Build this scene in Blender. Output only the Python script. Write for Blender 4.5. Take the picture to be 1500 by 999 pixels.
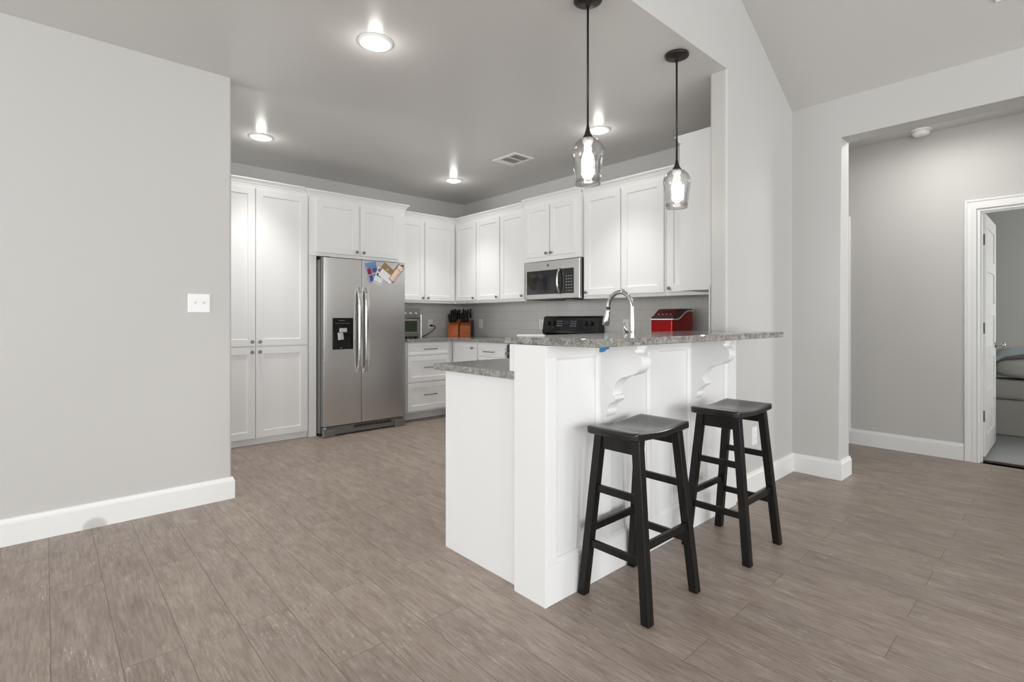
import bpy, bmesh, math, random
from mathutils import Vector, Matrix
random.seed(7)
D = bpy.data
for o in list(D.objects): D.objects.remove(o)
SC = bpy.context.scene
C = SC.collection
PI = math.pi

# ---------------------------------------------------------------- camera, world, light, exposure
cam_d = D.cameras.new('camera'); cam = D.objects.new('camera', cam_d); C.objects.link(cam)
cam.location = (0, 0, 1.15)
cam.rotation_euler = (PI/2, 0, math.radians(47.6946-90))
cam_d.sensor_width = 36; cam_d.lens = 752.2/1500*36
cam_d.shift_y = -(499.5-467.6)/1500
cam_d.clip_start = .02
SC.camera = cam
SC.view_settings.view_transform = 'Standard'
SC.view_settings.look = 'None'
SC.view_settings.gamma = 1
SC.view_settings.use_curve_mapping = False
SC.view_settings.exposure = 0.0

W = D.worlds.new('world'); SC.world = W; W.use_nodes = True
W.node_tree.nodes['Background'].inputs[0].default_value = (.80, .90, 1, 1)
W.node_tree.nodes['Background'].inputs[1].default_value = 1.0

def area(name, loc, rot, sx, sy, power, col=(1, 1, 1), spread=PI, shape='RECTANGLE'):
    l = D.lights.new(name, 'AREA'); l.shape = shape; l.size = sx; l.size_y = sy
    l.energy = power; l.color = col; l.spread = spread
    o = D.objects.new(name, l); C.objects.link(o); o.location = loc; o.rotation_euler = rot
    return o
DAY = (.975, .992, 1)
# daylight coming in through the living-room and dining windows (outside each opening), plus an added nook fill
WIN_BACK = (-2.2, 0.3, 2.7)
for x in WIN_BACK: area('daylight', (x, -4.3, 1.35), (PI/2, 0, 0), 1.7, 2.1, 99, DAY)
for y, p in ((-2.2, 46), (0.0, 46), (2.6, 74), (4.7, 85)): area('daylight', (-4.0, y, 1.35), (PI/2, 0, -PI/2), 1.6, 2.1, p, DAY)  # last one: unseen nook window, added to brighten the kitchen
area('daylight', (8.6, -2.58, 1.4), (PI/2, 0, 0), 1.2, 1.3, 110, DAY)

# ---------------------------------------------------------------- materials
def mat(name, col=(.8, .8, .8), rough=.5, metal=0, spec=.5, emit=None, estr=0):
    m = D.materials.new(name); m.use_nodes = True
    b = m.node_tree.nodes['Principled BSDF']
    b.inputs['Base Color'].default_value = (*col, 1); b.inputs['Roughness'].default_value = rough
    b.inputs['Metallic'].default_value = metal; b.inputs['Specular IOR Level'].default_value = spec
    if emit: b.inputs['Emission Color'].default_value = (*emit, 1); b.inputs['Emission Strength'].default_value = estr
    return m
def N(m, t, **kw):
    n = m.node_tree.nodes.new(t)
    for k, v in kw.items():
        if k.startswith('i_'):
            key = k[2:].replace('_', ' ')
            n.inputs[key].default_value = v
        else: setattr(n, k, v)
    return n
def L(m, a, ao, b, bi): m.node_tree.links.new(a.outputs[ao], b.inputs[bi])
def bsdf(m): return m.node_tree.nodes['Principled BSDF']
def coords(m, scale=(1, 1, 1), rot=(0, 0, 0), loc=(0, 0, 0)):
    g = N(m, 'ShaderNodeNewGeometry'); mp = N(m, 'ShaderNodeMapping')
    mp.inputs['Scale'].default_value = scale; mp.inputs['Rotation'].default_value = rot; mp.inputs['Location'].default_value = loc
    L(m, g, 'Position', mp, 'Vector'); return mp
def bump(m, mp, scale, strength, dist=.002, detail=3):
    n = N(m, 'ShaderNodeTexNoise', i_Scale=scale, i_Detail=detail); L(m, mp, 0, n, 'Vector')
    b = N(m, 'ShaderNodeBump', i_Strength=strength, i_Distance=dist)
    L(m, n, 0, b, 'Height'); L(m, b, 0, bsdf(m), 'Normal'); return n
def ramp(m, stops):
    r = N(m, 'ShaderNodeValToRGB'); e = r.color_ramp.elements
    while len(e) < len(stops): e.new(.5)
    for k, (p, c) in enumerate(stops): e[k].position = p; e[k].color = (*c, 1)
    return r

M = {}
m = M['wall'] = mat('wall_paint', (.575, .564, .545), .55, spec=.35); bump(m, coords(m), 160, .12)
m = M['ceiling'] = mat('ceiling_paint', (.66, .648, .626), .30, spec=.5); bump(m, coords(m), 120, .05)
m = M['bedwall'] = mat('bedroom_paint', (.47, .47, .45), .6); bump(m, coords(m), 160, .1)
M['trim'] = mat('trim_paint', (.84, .835, .82), .35)
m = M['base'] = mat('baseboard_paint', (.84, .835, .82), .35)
# round grey spot on the low board at the left wall
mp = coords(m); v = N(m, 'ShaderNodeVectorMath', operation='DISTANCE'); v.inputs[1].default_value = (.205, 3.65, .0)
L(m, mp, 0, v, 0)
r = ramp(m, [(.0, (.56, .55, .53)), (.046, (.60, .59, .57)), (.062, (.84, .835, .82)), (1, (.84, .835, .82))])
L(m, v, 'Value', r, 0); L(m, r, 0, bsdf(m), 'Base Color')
M['cab'] = mat('cabinet_paint', (.86, .857, .85), .38)
M['knob'] = mat('pewter', (.26, .25, .235), .38, .9)
M['white'] = mat('white_plastic', (.87, .87, .86), .35)
M['slot'] = mat('dark_slot', (.03, .03, .03), .6)
M['black'] = mat('black_gloss', (.006, .006, .006), .14)
M['blackm'] = mat('black_matte', (.012, .012, .012), .5)
M['bronze'] = mat('dark_bronze', (.035, .030, .026), .42, .6)
M['chrome'] = mat('chrome', (.62, .62, .61), .07, 1)
M['hinge'] = mat('hinge_nickel', (.16, .155, .13), .45, .5)
M['nickel'] = mat('satin_nickel', (.46, .44, .40), .35, 1)
M['button'] = mat('button_print', (.30, .30, .30), .5)
M['display'] = mat('display_glass', (.012, .012, .03), .2, emit=(.25, .3, .9), estr=.02)

# brushed stainless
m = M['steel'] = mat('brushed_steel', (.63, .62, .605), .30, 1)
mp = coords(m, (3, 3, 260)); n = N(m, 'ShaderNodeTexNoise', i_Scale=1.0, i_Detail=2.0); L(m, mp, 0, n, 'Vector')
r = ramp(m, [(.3, (.29, .29, .29)), (.7, (.32, .32, .32))]); L(m, n, 0, r, 0); L(m, r, 0, bsdf(m), 'Roughness')
M['steelside'] = mat('fridge_side', (.20, .195, .185), .42, .4)
M['steelbright'] = mat('polished_steel', (.74, .73, .71), .22, 1)

# granite
m = M['granite'] = mat('granite', (.4, .4, .4), .10)
mp = coords(m)
n1 = N(m, 'ShaderNodeTexNoise', i_Scale=26, i_Detail=6.0, i_Roughness=.75); L(m, mp, 0, n1, 'Vector')
r1 = ramp(m, [(.30, (.12, .115, .105)), (.46, (.255, .245, .228)), (.6, (.35, .338, .318)), (.75, (.47, .455, .43))]); L(m, n1, 0, r1, 0)
nd = N(m, 'ShaderNodeTexNoise', i_Scale=150, i_Detail=2.0); L(m, mp, 0, nd, 'Vector')
vd = N(m, 'ShaderNodeMix', data_type='VECTOR'); vd.inputs[0].default_value = .012; L(m, mp, 0, vd, 4); L(m, nd, 'Color', vd, 5)
v1 = N(m, 'ShaderNodeTexVoronoi', i_Scale=270); L(m, vd, 1, v1, 'Vector')
sp = N(m, 'ShaderNodeSeparateColor'); L(m, v1, 'Color', sp, 0)
r2 = ramp(m, [(0, (.05, .045, .04)), (.16, (.10, .09, .08)), (.24, (.5, .5, .5)), (.78, (.5, .5, .5)), (.86, (.85, .83, .80)), (1, (.95, .93, .9))]); L(m, sp, 0, r2, 0)
mx = N(m, 'ShaderNodeMix', data_type='RGBA', blend_type='OVERLAY'); mx.inputs[0].default_value = .55
L(m, r1, 0, mx, 6); L(m, r2, 0, mx, 7); L(m, mx, 2, bsdf(m), 'Base Color')

# black lacquered wood
m = M['seat'] = mat('black_wood_polished', (.012, .011, .010), .2)
m = M['stool'] = mat('black_wood', (.011, .010, .0095), .33, spec=.28)
mp = coords(m, (30, 30, 3)); n = N(m, 'ShaderNodeTexNoise', i_Scale=1.5, i_Detail=4.0); L(m, mp, 0, n, 'Vector')
r = ramp(m, [(.35, (.006, .0058, .0055)), (.7, (.013, .011, .010))]); L(m, n, 0, r, 0); L(m, r, 0, bsdf(m), 'Base Color')
# floor planks along Y
m = M['floor'] = mat('plank_floor', (.2, .17, .14), .42, spec=.4)
g = N(m, 'ShaderNodeNewGeometry'); s = N(m, 'ShaderNodeSeparateXYZ'); L(m, g, 'Position', s, 0)
cb = N(m, 'ShaderNodeCombineXYZ'); L(m, s, 'Y', cb, 'X'); L(m, s, 'X', cb, 'Y')
mpb = N(m, 'ShaderNodeMapping'); mpb.inputs['Location'].default_value = (.33, -.015, 0); L(m, cb, 0, mpb, 'Vector')
br = N(m, 'ShaderNodeTexBrick', offset=.37, i_Scale=1.0); br.inputs['Brick Width'].default_value = 1.22; br.inputs['Row Height'].default_value = .175
br.inputs['Mortar Size'].default_value = .0011; br.inputs['Mortar Smooth'].default_value = .3; br.inputs['Bias'].default_value = 0
br.inputs['Color1'].default_value = (.0, 0, 0, 1); br.inputs['Color2'].default_value = (1, 1, 1, 1); br.inputs['Mortar'].default_value = (.5, .5, .5, 1)
L(m, mpb, 0, br, 'Vector')
# per-plank offset so that the grain does not run across joints
off = N(m, 'ShaderNodeVectorMath', operation='MULTIPLY'); off.inputs[1].default_value = (7.3, 3.1, 5.7); L(m, br, 'Color', off, 0)
ad = N(m, 'ShaderNodeVectorMath', operation='ADD'); L(m, g, 'Position', ad, 0); L(m, off, 0, ad, 1)
def stretched(scale):
    mm = N(m, 'ShaderNodeMapping'); mm.inputs['Scale'].default_value = scale; L(m, ad, 0, mm, 'Vector'); return mm
ga = N(m, 'ShaderNodeTexNoise', i_Scale=1.0, i_Detail=6.0, i_Roughness=.62, i_Distortion=.6); L(m, stretched((17, 4.5, 1)), 0, ga, 'Vector')
gb = N(m, 'ShaderNodeTexNoise', i_Scale=1.0, i_Detail=5.0, i_Roughness=.7); L(m, stretched((110, 9, 1)), 0, gb, 'Vector')
ra = ramp(m, [(.25, (.240, .190, .155)), (.5, (.318, .258, .218)), (.75, (.390, .328, .285))]); L(m, ga, 0, ra, 0)
rb = ramp(m, [(.32, (.33, .33, .33)), (.62, (.60, .60, .60))]); L(m, gb, 0, rb, 0)
m1 = N(m, 'ShaderNodeMix', data_type='RGBA', blend_type='OVERLAY'); m1.inputs[0].default_value = .7; L(m, ra, 0, m1, 6); L(m, rb, 0, m1, 7)
pv = N(m, 'ShaderNodeMix', data_type='RGBA', blend_type='OVERLAY'); pv.inputs[0].default_value = .05; L(m, m1, 2, pv, 6); L(m, br, 'Color', pv, 7)
# pale flecks
fa = N(m, 'ShaderNodeTexNoise', i_Scale=1.0, i_Detail=3.0, i_Roughness=.75); L(m, stretched((170, 17, 1)), 0, fa, 'Vector')
fb = N(m, 'ShaderNodeTexNoise', i_Scale=1.0, i_Detail=2.0); L(m, stretched((9, 3.2, 1)), 0, fb, 'Vector')
rfa = ramp(m, [(.58, (0, 0, 0)), (.66, (1, 1, 1))]); L(m, fa, 0, rfa, 0)
rfb = ramp(m, [(.46, (0, 0, 0)), (.60, (1, 1, 1))]); L(m, fb, 0, rfb, 0)
fm = N(m, 'ShaderNodeMath', operation='MULTIPLY'); L(m, rfa, 0, fm, 0); L(m, rfb, 0, fm, 1)
fm2 = N(m, 'ShaderNodeMath', operation='MULTIPLY'); fm2.inputs[1].default_value = .52; L(m, fm, 0, fm2, 0)
m2 = N(m, 'ShaderNodeMix', data_type='RGBA'); m2.inputs[7].default_value = (.66, .62, .57, 1); L(m, fm2, 0, m2, 0); L(m, pv, 2, m2, 6)
m3 = N(m, 'ShaderNodeMix', data_type='RGBA'); m3.inputs[7].default_value = (.055, .045, .037, 1)
jf = N(m, 'ShaderNodeMath', operation='MULTIPLY'); jf.inputs[1].default_value = .8; L(m, br, 'Fac', jf, 0)
L(m, jf, 0, m3, 0); L(m, m2, 2, m3, 6); L(m, m3, 2, bsdf(m), 'Base Color')
bp = N(m, 'ShaderNodeBump', i_Strength=.12, i_Distance=.002); L(m, gb, 0, bp, 'Height'); L(m, bp, 0, bsdf(m), 'Normal')

# backsplash tiles: running bond, set for walls facing -x (kx) and -y (ky)
def tiles(name, axis):
    m = mat(name, (.40, .385, .36), .16)
    g = N(m, 'ShaderNodeNewGeometry'); s = N(m, 'ShaderNodeSeparateXYZ'); L(m, g, 'Position', s, 0)
    cb = N(m, 'ShaderNodeCombineXYZ'); L(m, s, axis, cb, 'X'); L(m, s, 'Z', cb, 'Y')
    mp = N(m, 'ShaderNodeMapping'); mp.inputs['Location'].default_value = (0, -.925, 0); L(m, cb, 0, mp, 'Vector')
    br = N(m, 'ShaderNodeTexBrick', offset=.5, i_Scale=1.0); br.inputs['Brick Width'].default_value = .31; br.inputs['Row Height'].default_value = .105
    br.inputs['Mortar Size'].default_value = .0022; br.inputs['Mortar Smooth'].default_value = .2
    br.inputs['Color1'].default_value = (.60, .585, .56, 1); br.inputs['Color2'].default_value = (.63, .615, .59, 1); br.inputs['Mortar'].default_value = (.48, .47, .45, 1)
    L(m, mp, 0, br, 'Vector'); L(m, br, 'Color', bsdf(m), 'Base Color')
    b = N(m, 'ShaderNodeBump', i_Strength=.35, i_Distance=.0015, invert=True); L(m, br, 'Fac', b, 'Height'); L(m, b, 0, bsdf(m), 'Normal')
    return m
M['tile_y'] = tiles('backsplash_tile_right', 'Y'); M['tile_x'] = tiles('backsplash_tile_back', 'X')

# thin clear glass: see-through with a fresnel sheen
def thin_glass(name, tint, gl=.04):
    m = D.materials.new(name); m.use_nodes = True; nt = m.node_tree; nt.nodes.clear()
    o = N(m, 'ShaderNodeOutputMaterial'); mx = N(m, 'ShaderNodeMixShader'); t = N(m, 'ShaderNodeBsdfTransparent'); gs = N(m, 'ShaderNodeBsdfGlossy')
    t.inputs[0].default_value = (*tint, 1); gs.inputs['Roughness'].default_value = gl
    lw = N(m, 'ShaderNodeLayerWeight', i_Blend=.35); L(m, lw, 'Facing', mx, 0)
    L(m, t, 0, mx, 1); L(m, gs, 0, mx, 2); L(m, mx, 0, o, 0); return m
M['glass'] = thin_glass('clear_glass', (.975, .975, .975))
M['bulb'] = mat('lit_bulb', (1, 1, 1), .4, emit=(1, .95, .88), estr=14)
M['lens'] = mat('lit_downlight_lens', (1, 1, 1), .4, emit=(1, .97, .93), estr=60)
m = M['red'] = mat('red_metallic', (.33, .006, .010), .18, .7)
M['redlid'] = mat('smoked_red_lid', (.05, .006, .008), .12)
m = M['orangewood'] = mat('orange_wood', (.42, .095, .022), .4)
mp = coords(m, (6, 6, 60)); n = N(m, 'ShaderNodeTexNoise', i_Scale=1.0, i_Detail=3.0); L(m, mp, 0, n, 'Vector')
r = ramp(m, [(.3, (.50, .115, .026)), (.7, (.66, .18, .048))]); L(m, n, 0, r, 0); L(m, r, 0, bsdf(m), 'Base Color')
M['darkwood'] = mat('dark_wood', (.055, .03, .02), .45)
M['tape'] = mat('blue_tape', (.02, .14, .33), .6)
M['paper'] = mat('white_paper', (.88, .88, .90), .6)
M['kraft'] = mat('kraft_paper', (.33, .21, .10), .6)
M['cream'] = mat('cream_paper', (.84, .68, .56), .6)
M['maroon'] = mat('maroon_ink', (.26, .02, .025), .6)
M['navy'] = mat('photo_blue', (.05, .09, .26), .5)
M['sky'] = mat('photo_sky', (.13, .30, .55), .5)
M['slate'] = mat('photo_grey', (.10, .12, .15), .5)
M['lilac'] = mat('photo_lilac', (.45, .42, .62), .5)
M['greenin'] = mat('oven_glass', (.045, .055, .035), .12)
M['mwglass'] = mat('microwave_glass', (.018, .018, .017), .07)
M['pale'] = mat('knob_pale', (.70, .69, .66), .3, .6)
m = M['fabric'] = mat('grey_upholstery', (.42, .405, .37), .9); bump(m, coords(m), 350, .4, .003)
m = M['throw'] = mat('pale_blue_throw', (.50, .58, .62), .9); bump(m, coords(m), 22, .6, .02)
m = M['pillow'] = mat('grey_pillow', (.50, .49, .46), .9); bump(m, coords(m), 300, .3, .003)
m = M['carpet'] = mat('grey_carpet', (.40, .41, .40), .95); bump(m, coords(m), 420, .8, .006)

# ---------------------------------------------------------------- builders
org = {}
def obj(name, bm, m, parent=None, bev=0, smooth=False, seg=2):
    bmesh.ops.recalc_face_normals(bm, faces=bm.faces)
    o0 = org.get(parent.name, Vector((0, 0, 0))) if parent else Vector((0, 0, 0))
    if parent: bmesh.ops.translate(bm, verts=bm.verts, vec=-o0)
    me = D.meshes.new(name); bm.to_mesh(me); bm.free()
    ms = m if isinstance(m, (list, tuple)) else [m]
    for q in ms: me.materials.append(q)
    o = D.objects.new(name, me); C.objects.link(o)
    if parent: o.parent = parent; org[o.name] = o0
    if smooth:
        for p in me.polygons: p.use_smooth = True
    if bev:
        b = o.modifiers.new('bevel', 'BEVEL'); b.width = bev; b.segments = seg; b.limit_method = 'ANGLE'; b.angle_limit = math.radians(40)
        b.harden_normals = False
    return o
def thing(name, label, cat, loc=(0, 0, 0), group=None, local=False, rotz=0):
    o = D.objects.new(name, None); C.objects.link(o); o.location = loc; o.empty_display_size = .1
    o.rotation_euler = (0, 0, rotz)
    org[o.name] = Vector((0, 0, 0)) if local else Vector(loc)
    o['label'] = label; o['category'] = cat
    if group: o['group'] = group
    return o
def tag(o, label, cat, group=None):
    o['label'] = label; o['category'] = cat
    if group: o['group'] = group
    return o
def struct(name, bm, m, parent=None, bev=0):
    o = obj(name, bm, m, parent, bev)
    if not parent: o['kind'] = 'structure'
    return o
def tree(r):
    c = r.copy(); C.objects.link(c)
    for ch in r.children:
        d = tree(ch); d.parent = c
    return c
def dup(r, loc, label, rotz=None):
    c = tree(r); c.location = loc; c['label'] = label
    if rotz is not None: c.rotation_euler = (0, 0, rotz)
    return c
def B(): return bmesh.new()
def box(bm, x0, x1, y0, y1, z0, z1, mi=0):
    vs = [bm.verts.new((x, y, z)) for x in (x0, x1) for y in (y0, y1) for z in (z0, z1)]
    for f in ((0, 1, 3, 2), (4, 6, 7, 5), (0, 4, 5, 1), (2, 3, 7, 6), (0, 2, 6, 4), (1, 5, 7, 3)):
        fc = bm.faces.new([vs[i] for i in f]); fc.material_index = mi
    return bm
def bx(*a): return box(B(), *a)
def prism(bm, pts, fn0, fn1, mi=0, smooth=False):
    a = [bm.verts.new(fn0(*p)) for p in pts]; b = [bm.verts.new(fn1(*p)) for p in pts]
    f = bm.faces.new(a); f.material_index = mi
    f = bm.faces.new(b[::-1]); f.material_index = mi
    n = len(pts)
    for i in range(n):
        f = bm.faces.new((a[i], b[i], b[(i+1) % n], a[(i+1) % n])); f.material_index = mi; f.smooth = smooth
    return bm
def frame_of(d):
    d = Vector(d).normalized(); u = d.orthogonal().normalized(); return u, d.cross(u), d
def lathe(bm, prof, o=(0, 0, 0), d=(0, 0, 1), seg=24, mi=0, caps=True, smooth=True):
    u, v, w = frame_of(d); o = Vector(o); rings = []
    for r, h in prof:
        rings.append([bm.verts.new(o+w*h+u*(r*math.cos(2*PI*k/seg))+v*(r*math.sin(2*PI*k/seg))) for k in range(seg)])
    for a, b in zip(rings, rings[1:]):
        for k in range(seg):
            f = bm.faces.new((a[k], a[(k+1) % seg], b[(k+1) % seg], b[k])); f.smooth = smooth; f.material_index = mi
    if caps:
        for rg in (rings[0], rings[-1]):
            f = bm.faces.new(rg); f.material_index = mi
    return bm
def tube(bm, pts, r, seg=10, mi=0, rx=None):
    pts = [Vector(p) for p in pts]; rings = []; pu = None
    for i, p in enumerate(pts):
        t = (pts[min(i+1, len(pts)-1)]-pts[max(i-1, 0)]).normalized()
        u = t.orthogonal().normalized() if pu is None else (pu-t*pu.dot(t)).normalized()
        pu = u; v = t.cross(u); rr = r[i] if isinstance(r, (list, tuple)) else r
        rings.append([bm.verts.new(p+u*(rr*math.cos(2*PI*k/seg))+v*(rr*math.sin(2*PI*k/seg))) for k in range(seg)])
    for a, b in zip(rings, rings[1:]):
        for k in range(seg):
            f = bm.faces.new((a[k], a[(k+1) % seg], b[(k+1) % seg], b[k])); f.smooth = True; f.material_index = mi
    for rg in (rings[0], rings[-1]): bm.faces.new(rg).material_index = mi
    return bm
def beam(bm, p, q, w, h, ref=(0, 0, 1)):
    # bar of section w x h from p to q
    p, q = Vector(p), Vector(q); d = (q-p).normalized(); s = d.cross(Vector(ref)).normalized(); t = s.cross(d)
    vs = [bm.verts.new(e+s*(a*w/2)+t*(b*h/2)) for e in (p, q) for a, b in ((-1, -1), (1, -1), (1, 1), (-1, 1))]
    for f in ((0, 1, 2, 3), (7, 6, 5, 4), (0, 4, 5, 1), (1, 5, 6, 2), (2, 6, 7, 3), (3, 7, 4, 0)): bm.faces.new([vs[i] for i in f])
    return bm
# faces of the room: u across, v up, n out of the wall
def back(c): return lambda u, v, n: (u, c-n, v)          # faces -y, u = x
def right(c): return lambda u, v, n: (c-n, u, v)         # faces -x, u = y
def front(c): return lambda u, v, n: (u, c+n, v)         # faces +y
def fbox(bm, F, u0, u1, v0, v1, n0, n1, mi=0):
    a = F(u0, v0, n0); b = F(u1, v1, n1)
    return box(bm, *sorted((a[0], b[0])), *sorted((a[1], b[1])), *sorted((a[2], b[2])), mi)
def loops(bm, F, ls):
    prev = None
    for (u0, u1, v0, v1, n) in ls:
        r = [bm.verts.new(F(u, v, n)) for u, v in ((u0, v0), (u1, v0), (u1, v1), (u0, v1))]
        if prev:
            for k in range(4): bm.faces.new((prev[k], prev[(k+1) % 4], r[(k+1) % 4], r[k]))
        else: bm.faces.new(r)
        prev = r
    bm.faces.new(prev)
    return bm
def shaker(F, u0, u1, v0, v1, t=.02, s=.062, d=.010):
    e = .0015
    return loops(B(), F, [(u0, u1, v0, v1, 0), (u0, u1, v0, v1, t-e), (u0+e, u1-e, v0+e, v1-e, t),
        (u0+s, u1-s, v0+s, v1-s, t), (u0+s+.004, u1-s-.004, v0+s+.004, v1-s-.004, t-d)])
def knob(F, u, v, t, parent):
    p = Vector(F(u, v, t)); q = Vector(F(u, v, t+1))-p
    obj('knob', lathe(B(), [(.006, -.001), (.005, .010), (.008, .014), (.0155, .021), (.0155, .025), (.010, .029)], p, q, 14), M['knob'], parent)
def pull(F, u0, u1, v, t, parent, m='knob'):
    bm = B(); tube(bm, [F(u0, v, t+.028), F(u1, v, t+.028)], .0055, 8)
    for u in (u0+.012, u1-.012): tube(bm, [F(u, v, t-.001), F(u, v, t+.028)], .0045, 8)
    obj('handle', bm, M[m], parent)
def door(parent, F, u0, u1, v0, v1, ku=None, kv=None, t=.02, s=.062):
    d = obj('door', shaker(F, u0, u1, v0, v1, t, s), M['cab'], parent)
    if ku is not None: knob(F, ku, kv, t, d)
    return d
def drawer(parent, F, u0, u1, v0, v1, hu, hl=.115):
    e = .0015; t = .02
    if v1-v0 > .2: bm = shaker(F, u0, u1, v0, v1, t, .055)
    else: bm = shaker(F, u0, u1, v0, v1, t, .028, .006)
    d = obj('drawer', bm, M['cab'], parent)
    pull(F, hu-hl/2, hu+hl/2, (v0+v1)/2 if v1-v0 < .2 else v0+(v1-v0)*.55, t, d); return d
CROWN = [(0, 0), (.004, 0), (.007, .014), (.013, .020), (.020, .034), (.034, .047), (.040, .052), (.040, .062), (0, .062)]
def crown(parent, F, u0, u1, v, ru=0, rv=0, n0=0):
    """moulding along a face; profile pts (out, up); ends extend by 'ru' / 'rv' times out for returns"""
    bm = B()
    prism(bm, CROWN, lambda o, h: F(u0-ru*o, v+h, n0+o), lambda o, h: F(u1+rv*o, v+h, n0+o))
    return obj('crown_moulding', bm, M['cab'], parent)

# ---------------------------------------------------------------- the shell
CZ = 2.70                       # kitchen ceiling
EZ = 2.73; K = .55              # eave height at the right wall and slope of the vault
RX = 4.205; WY = 1.455
fl = B(); box(fl, -3.95, 5.615, -4.2, 5.75, -.06, 0); struct('floor', fl, M['floor'])
struct('floor_bedroom', bx(5.618, 9.2, -2.7, 2.6, -.06, .012), M['carpet'])
struct('trim_1', bx(5.600, 5.625, -.28, .533, 0, .014), M['darkwood'])
bm = bx(-3.95, 3.124, WY+.0001, 5.75, CZ, CZ+.02); box(bm, 3.124, RX, WY+.05, 5.75, CZ, CZ+.02)
for f_ in bm.faces:
    if all(v.co.y < WY+.01 for v in f_.verts): f_.material_index = 1
struct('ceiling', bm, [M['ceiling'], M['wall']])
rx = .2; rz = EZ+K*(RX-rx)
bm = B(); prism(bm, [(RX+.02, EZ-K*.02), (RX+.02, EZ+.10), (rx, rz+.1), (-3.95, EZ+.06), (-3.95, EZ-.04), (rx, rz)], lambda x, z: (x, -4.2, z), lambda x, z: (x, WY, z))
struct('ceiling_vault', bm, M['wall'])
bm = B(); q = .014
arc = [(q-q*math.cos(a), q-q*math.sin(a)) for a in [PI/2*k/4 for k in range(5)]]
pts = [(3.124+a, WY+.11-b) for a, b in reversed(arc)]+[(3.124+a, WY+b) for a, b in arc]
prism(bm, pts+[(RX, WY), (RX, WY+.11)], lambda x, y: (x, y, 0), lambda x, y: (x, y, CZ+.02))
prism(bm, [(-3.95, CZ+.02), (RX, CZ+.02), (RX, EZ), (rx, rz), (-3.95, CZ+.04)], lambda x, z: (x, WY, z), lambda x, z: (x, WY+.11, z))
struct('wall_bar', bm, M['wall'])
bm = B(); prism(bm, [(5.72, 0), (1.139, 0), (1.139, 2.46), (-1.1, 2.46), (-1.1, 0), (-4.2, 0), (-4.2, EZ+.01), (5.72, EZ+.01)], lambda y, z: (RX, y, z), lambda y, z: (RX+.215, y, z))
es = [e for e in bm.edges if all(abs(v.co.y-1.139) < 1e-4 for v in e.verts) or all(abs(v.co.z-2.46) < 1e-4 for v in e.verts)]
es = [e for e in es if all(abs(v.co.x-RX) < 1e-4 for v in e.verts)]
bmesh.ops.bevel(bm, geom=es, offset=.012, segments=4, affect='EDGES', profile=.5)
struct('wall_right', bm, M['wall'])
bm = bx(-3.95, .89, 3.66, 3.78, 0, CZ)
es = [e for e in bm.edges if all(abs(v.co.x-.89) < 1e-4 for v in e.verts) and abs(e.verts[0].co.z-e.verts[1].co.z) > 1]
bmesh.ops.bevel(bm, geom=es, offset=.014, segments=4, affect='EDGES', profile=.5)
struct('wall_left', bm, M['wall'])
struct('wall_back', bx(-3.95, RX, 5.61, 5.72, 0, CZ), M['wall'])
# unseen walls behind the camera, with the windows that light the room; nook window added as fill
bm = B(); prism(bm, [(-3.95, 0), (RX, 0), (RX, EZ), (rx, rz), (-3.95, EZ-.04)], lambda x, z: (x, -4.2, z), lambda x, z: (x, -4.1, z)); bm.free()
def wall_with_holes(name, F, u0, u1, v0, v1, holes, t, top=None):
    bm = B(); u = u0
    for (a, b, c, d) in sorted(holes):
        fbox(bm, F, u, a, v0, v1, -t, 0); fbox(bm, F, a, b, v0, c, -t, 0); fbox(bm, F, a, b, d, v1, -t, 0); u = b
    fbox(bm, F, u, u1, v0, v1, -t, 0)
    if top: top(bm)
    return struct(name, bm, M['wall'])
gab = lambda bm: prism(bm, [(-3.95, EZ-.04), (RX, EZ-.04), (rx, rz)], lambda x, z: (x, -4.2, z), lambda x, z: (x, -4.1, z))
wall_with_holes('wall_rear', front(-4.1), -3.95, RX, 0, EZ-.04, [(x-.85, x+.85, .3, 2.4) for x in WIN_BACK], .1, gab)
leftF = lambda u, v, n: (-3.85+n, u, v)
wall_with_holes('wall_far_left', leftF, -4.2, 5.72, 0, CZ, [(y-.8, y+.8, .3, 2.4) for y in (-2.2, 0., 2.6, 4.7)], .1)  # last opening belongs to the added nook fill
k = 1
for F, us, w in ((front(-4.1), WIN_BACK, .85), (leftF, (-2.2, 0., 2.6, 4.7), .8)):  # last left frame sits in the added nook opening
    for u in us:
        bm = B()
        for a, b, c, d in ((u-w, u-w+.05, .3, 2.4), (u+w-.05, u+w, .3, 2.4), (u-w, u+w, .3, .35), (u-w, u+w, 2.35, 2.4), (u-w, u+w, 1.33, 1.37), (u-.02, u+.02, .3, 2.4)):
            fbox(bm, F, a, b, c, d, -.07, -.02)
        struct('window_%d' % k, bm, M['trim']); k += 1
# hall and bedroom
HX = 5.535
wall_with_holes('wall_hall', right(HX), -2.7, 2.6, 0, EZ, [(-.28, .533, 0, 2.03)], .11)
struct('ceiling_hall', bx(RX+.215, 9.2, -2.7, 2.6, EZ, EZ+.08), M['ceiling'])
struct('wall_hall_end', bx(RX+.215, HX, 2.5, 2.6, 0, EZ), M['wall'])
struct('wall_hall_start', bx(RX+.215, HX, -2.7, -2.6, 0, EZ), M['wall'])
struct('wall_bedroom_far', bx(9.1, 9.2, -2.7, 2.6, 0, EZ), M['bedwall'])
struct('wall_bedroom_left', bx(HX+.11, 9.1, 2.5, 2.6, 0, EZ), M['bedwall'])
bm = B()
for a in ((HX+.11, 8.0, -2.6, -2.5, 0, EZ), (8.0, 9.1, -2.6, -2.5, 0, .75), (8.0, 9.1, -2.6, -2.5, 2.05, EZ)): box(bm, *a)
struct('wall_bedroom_right', bm, M['bedwall'])
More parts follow.
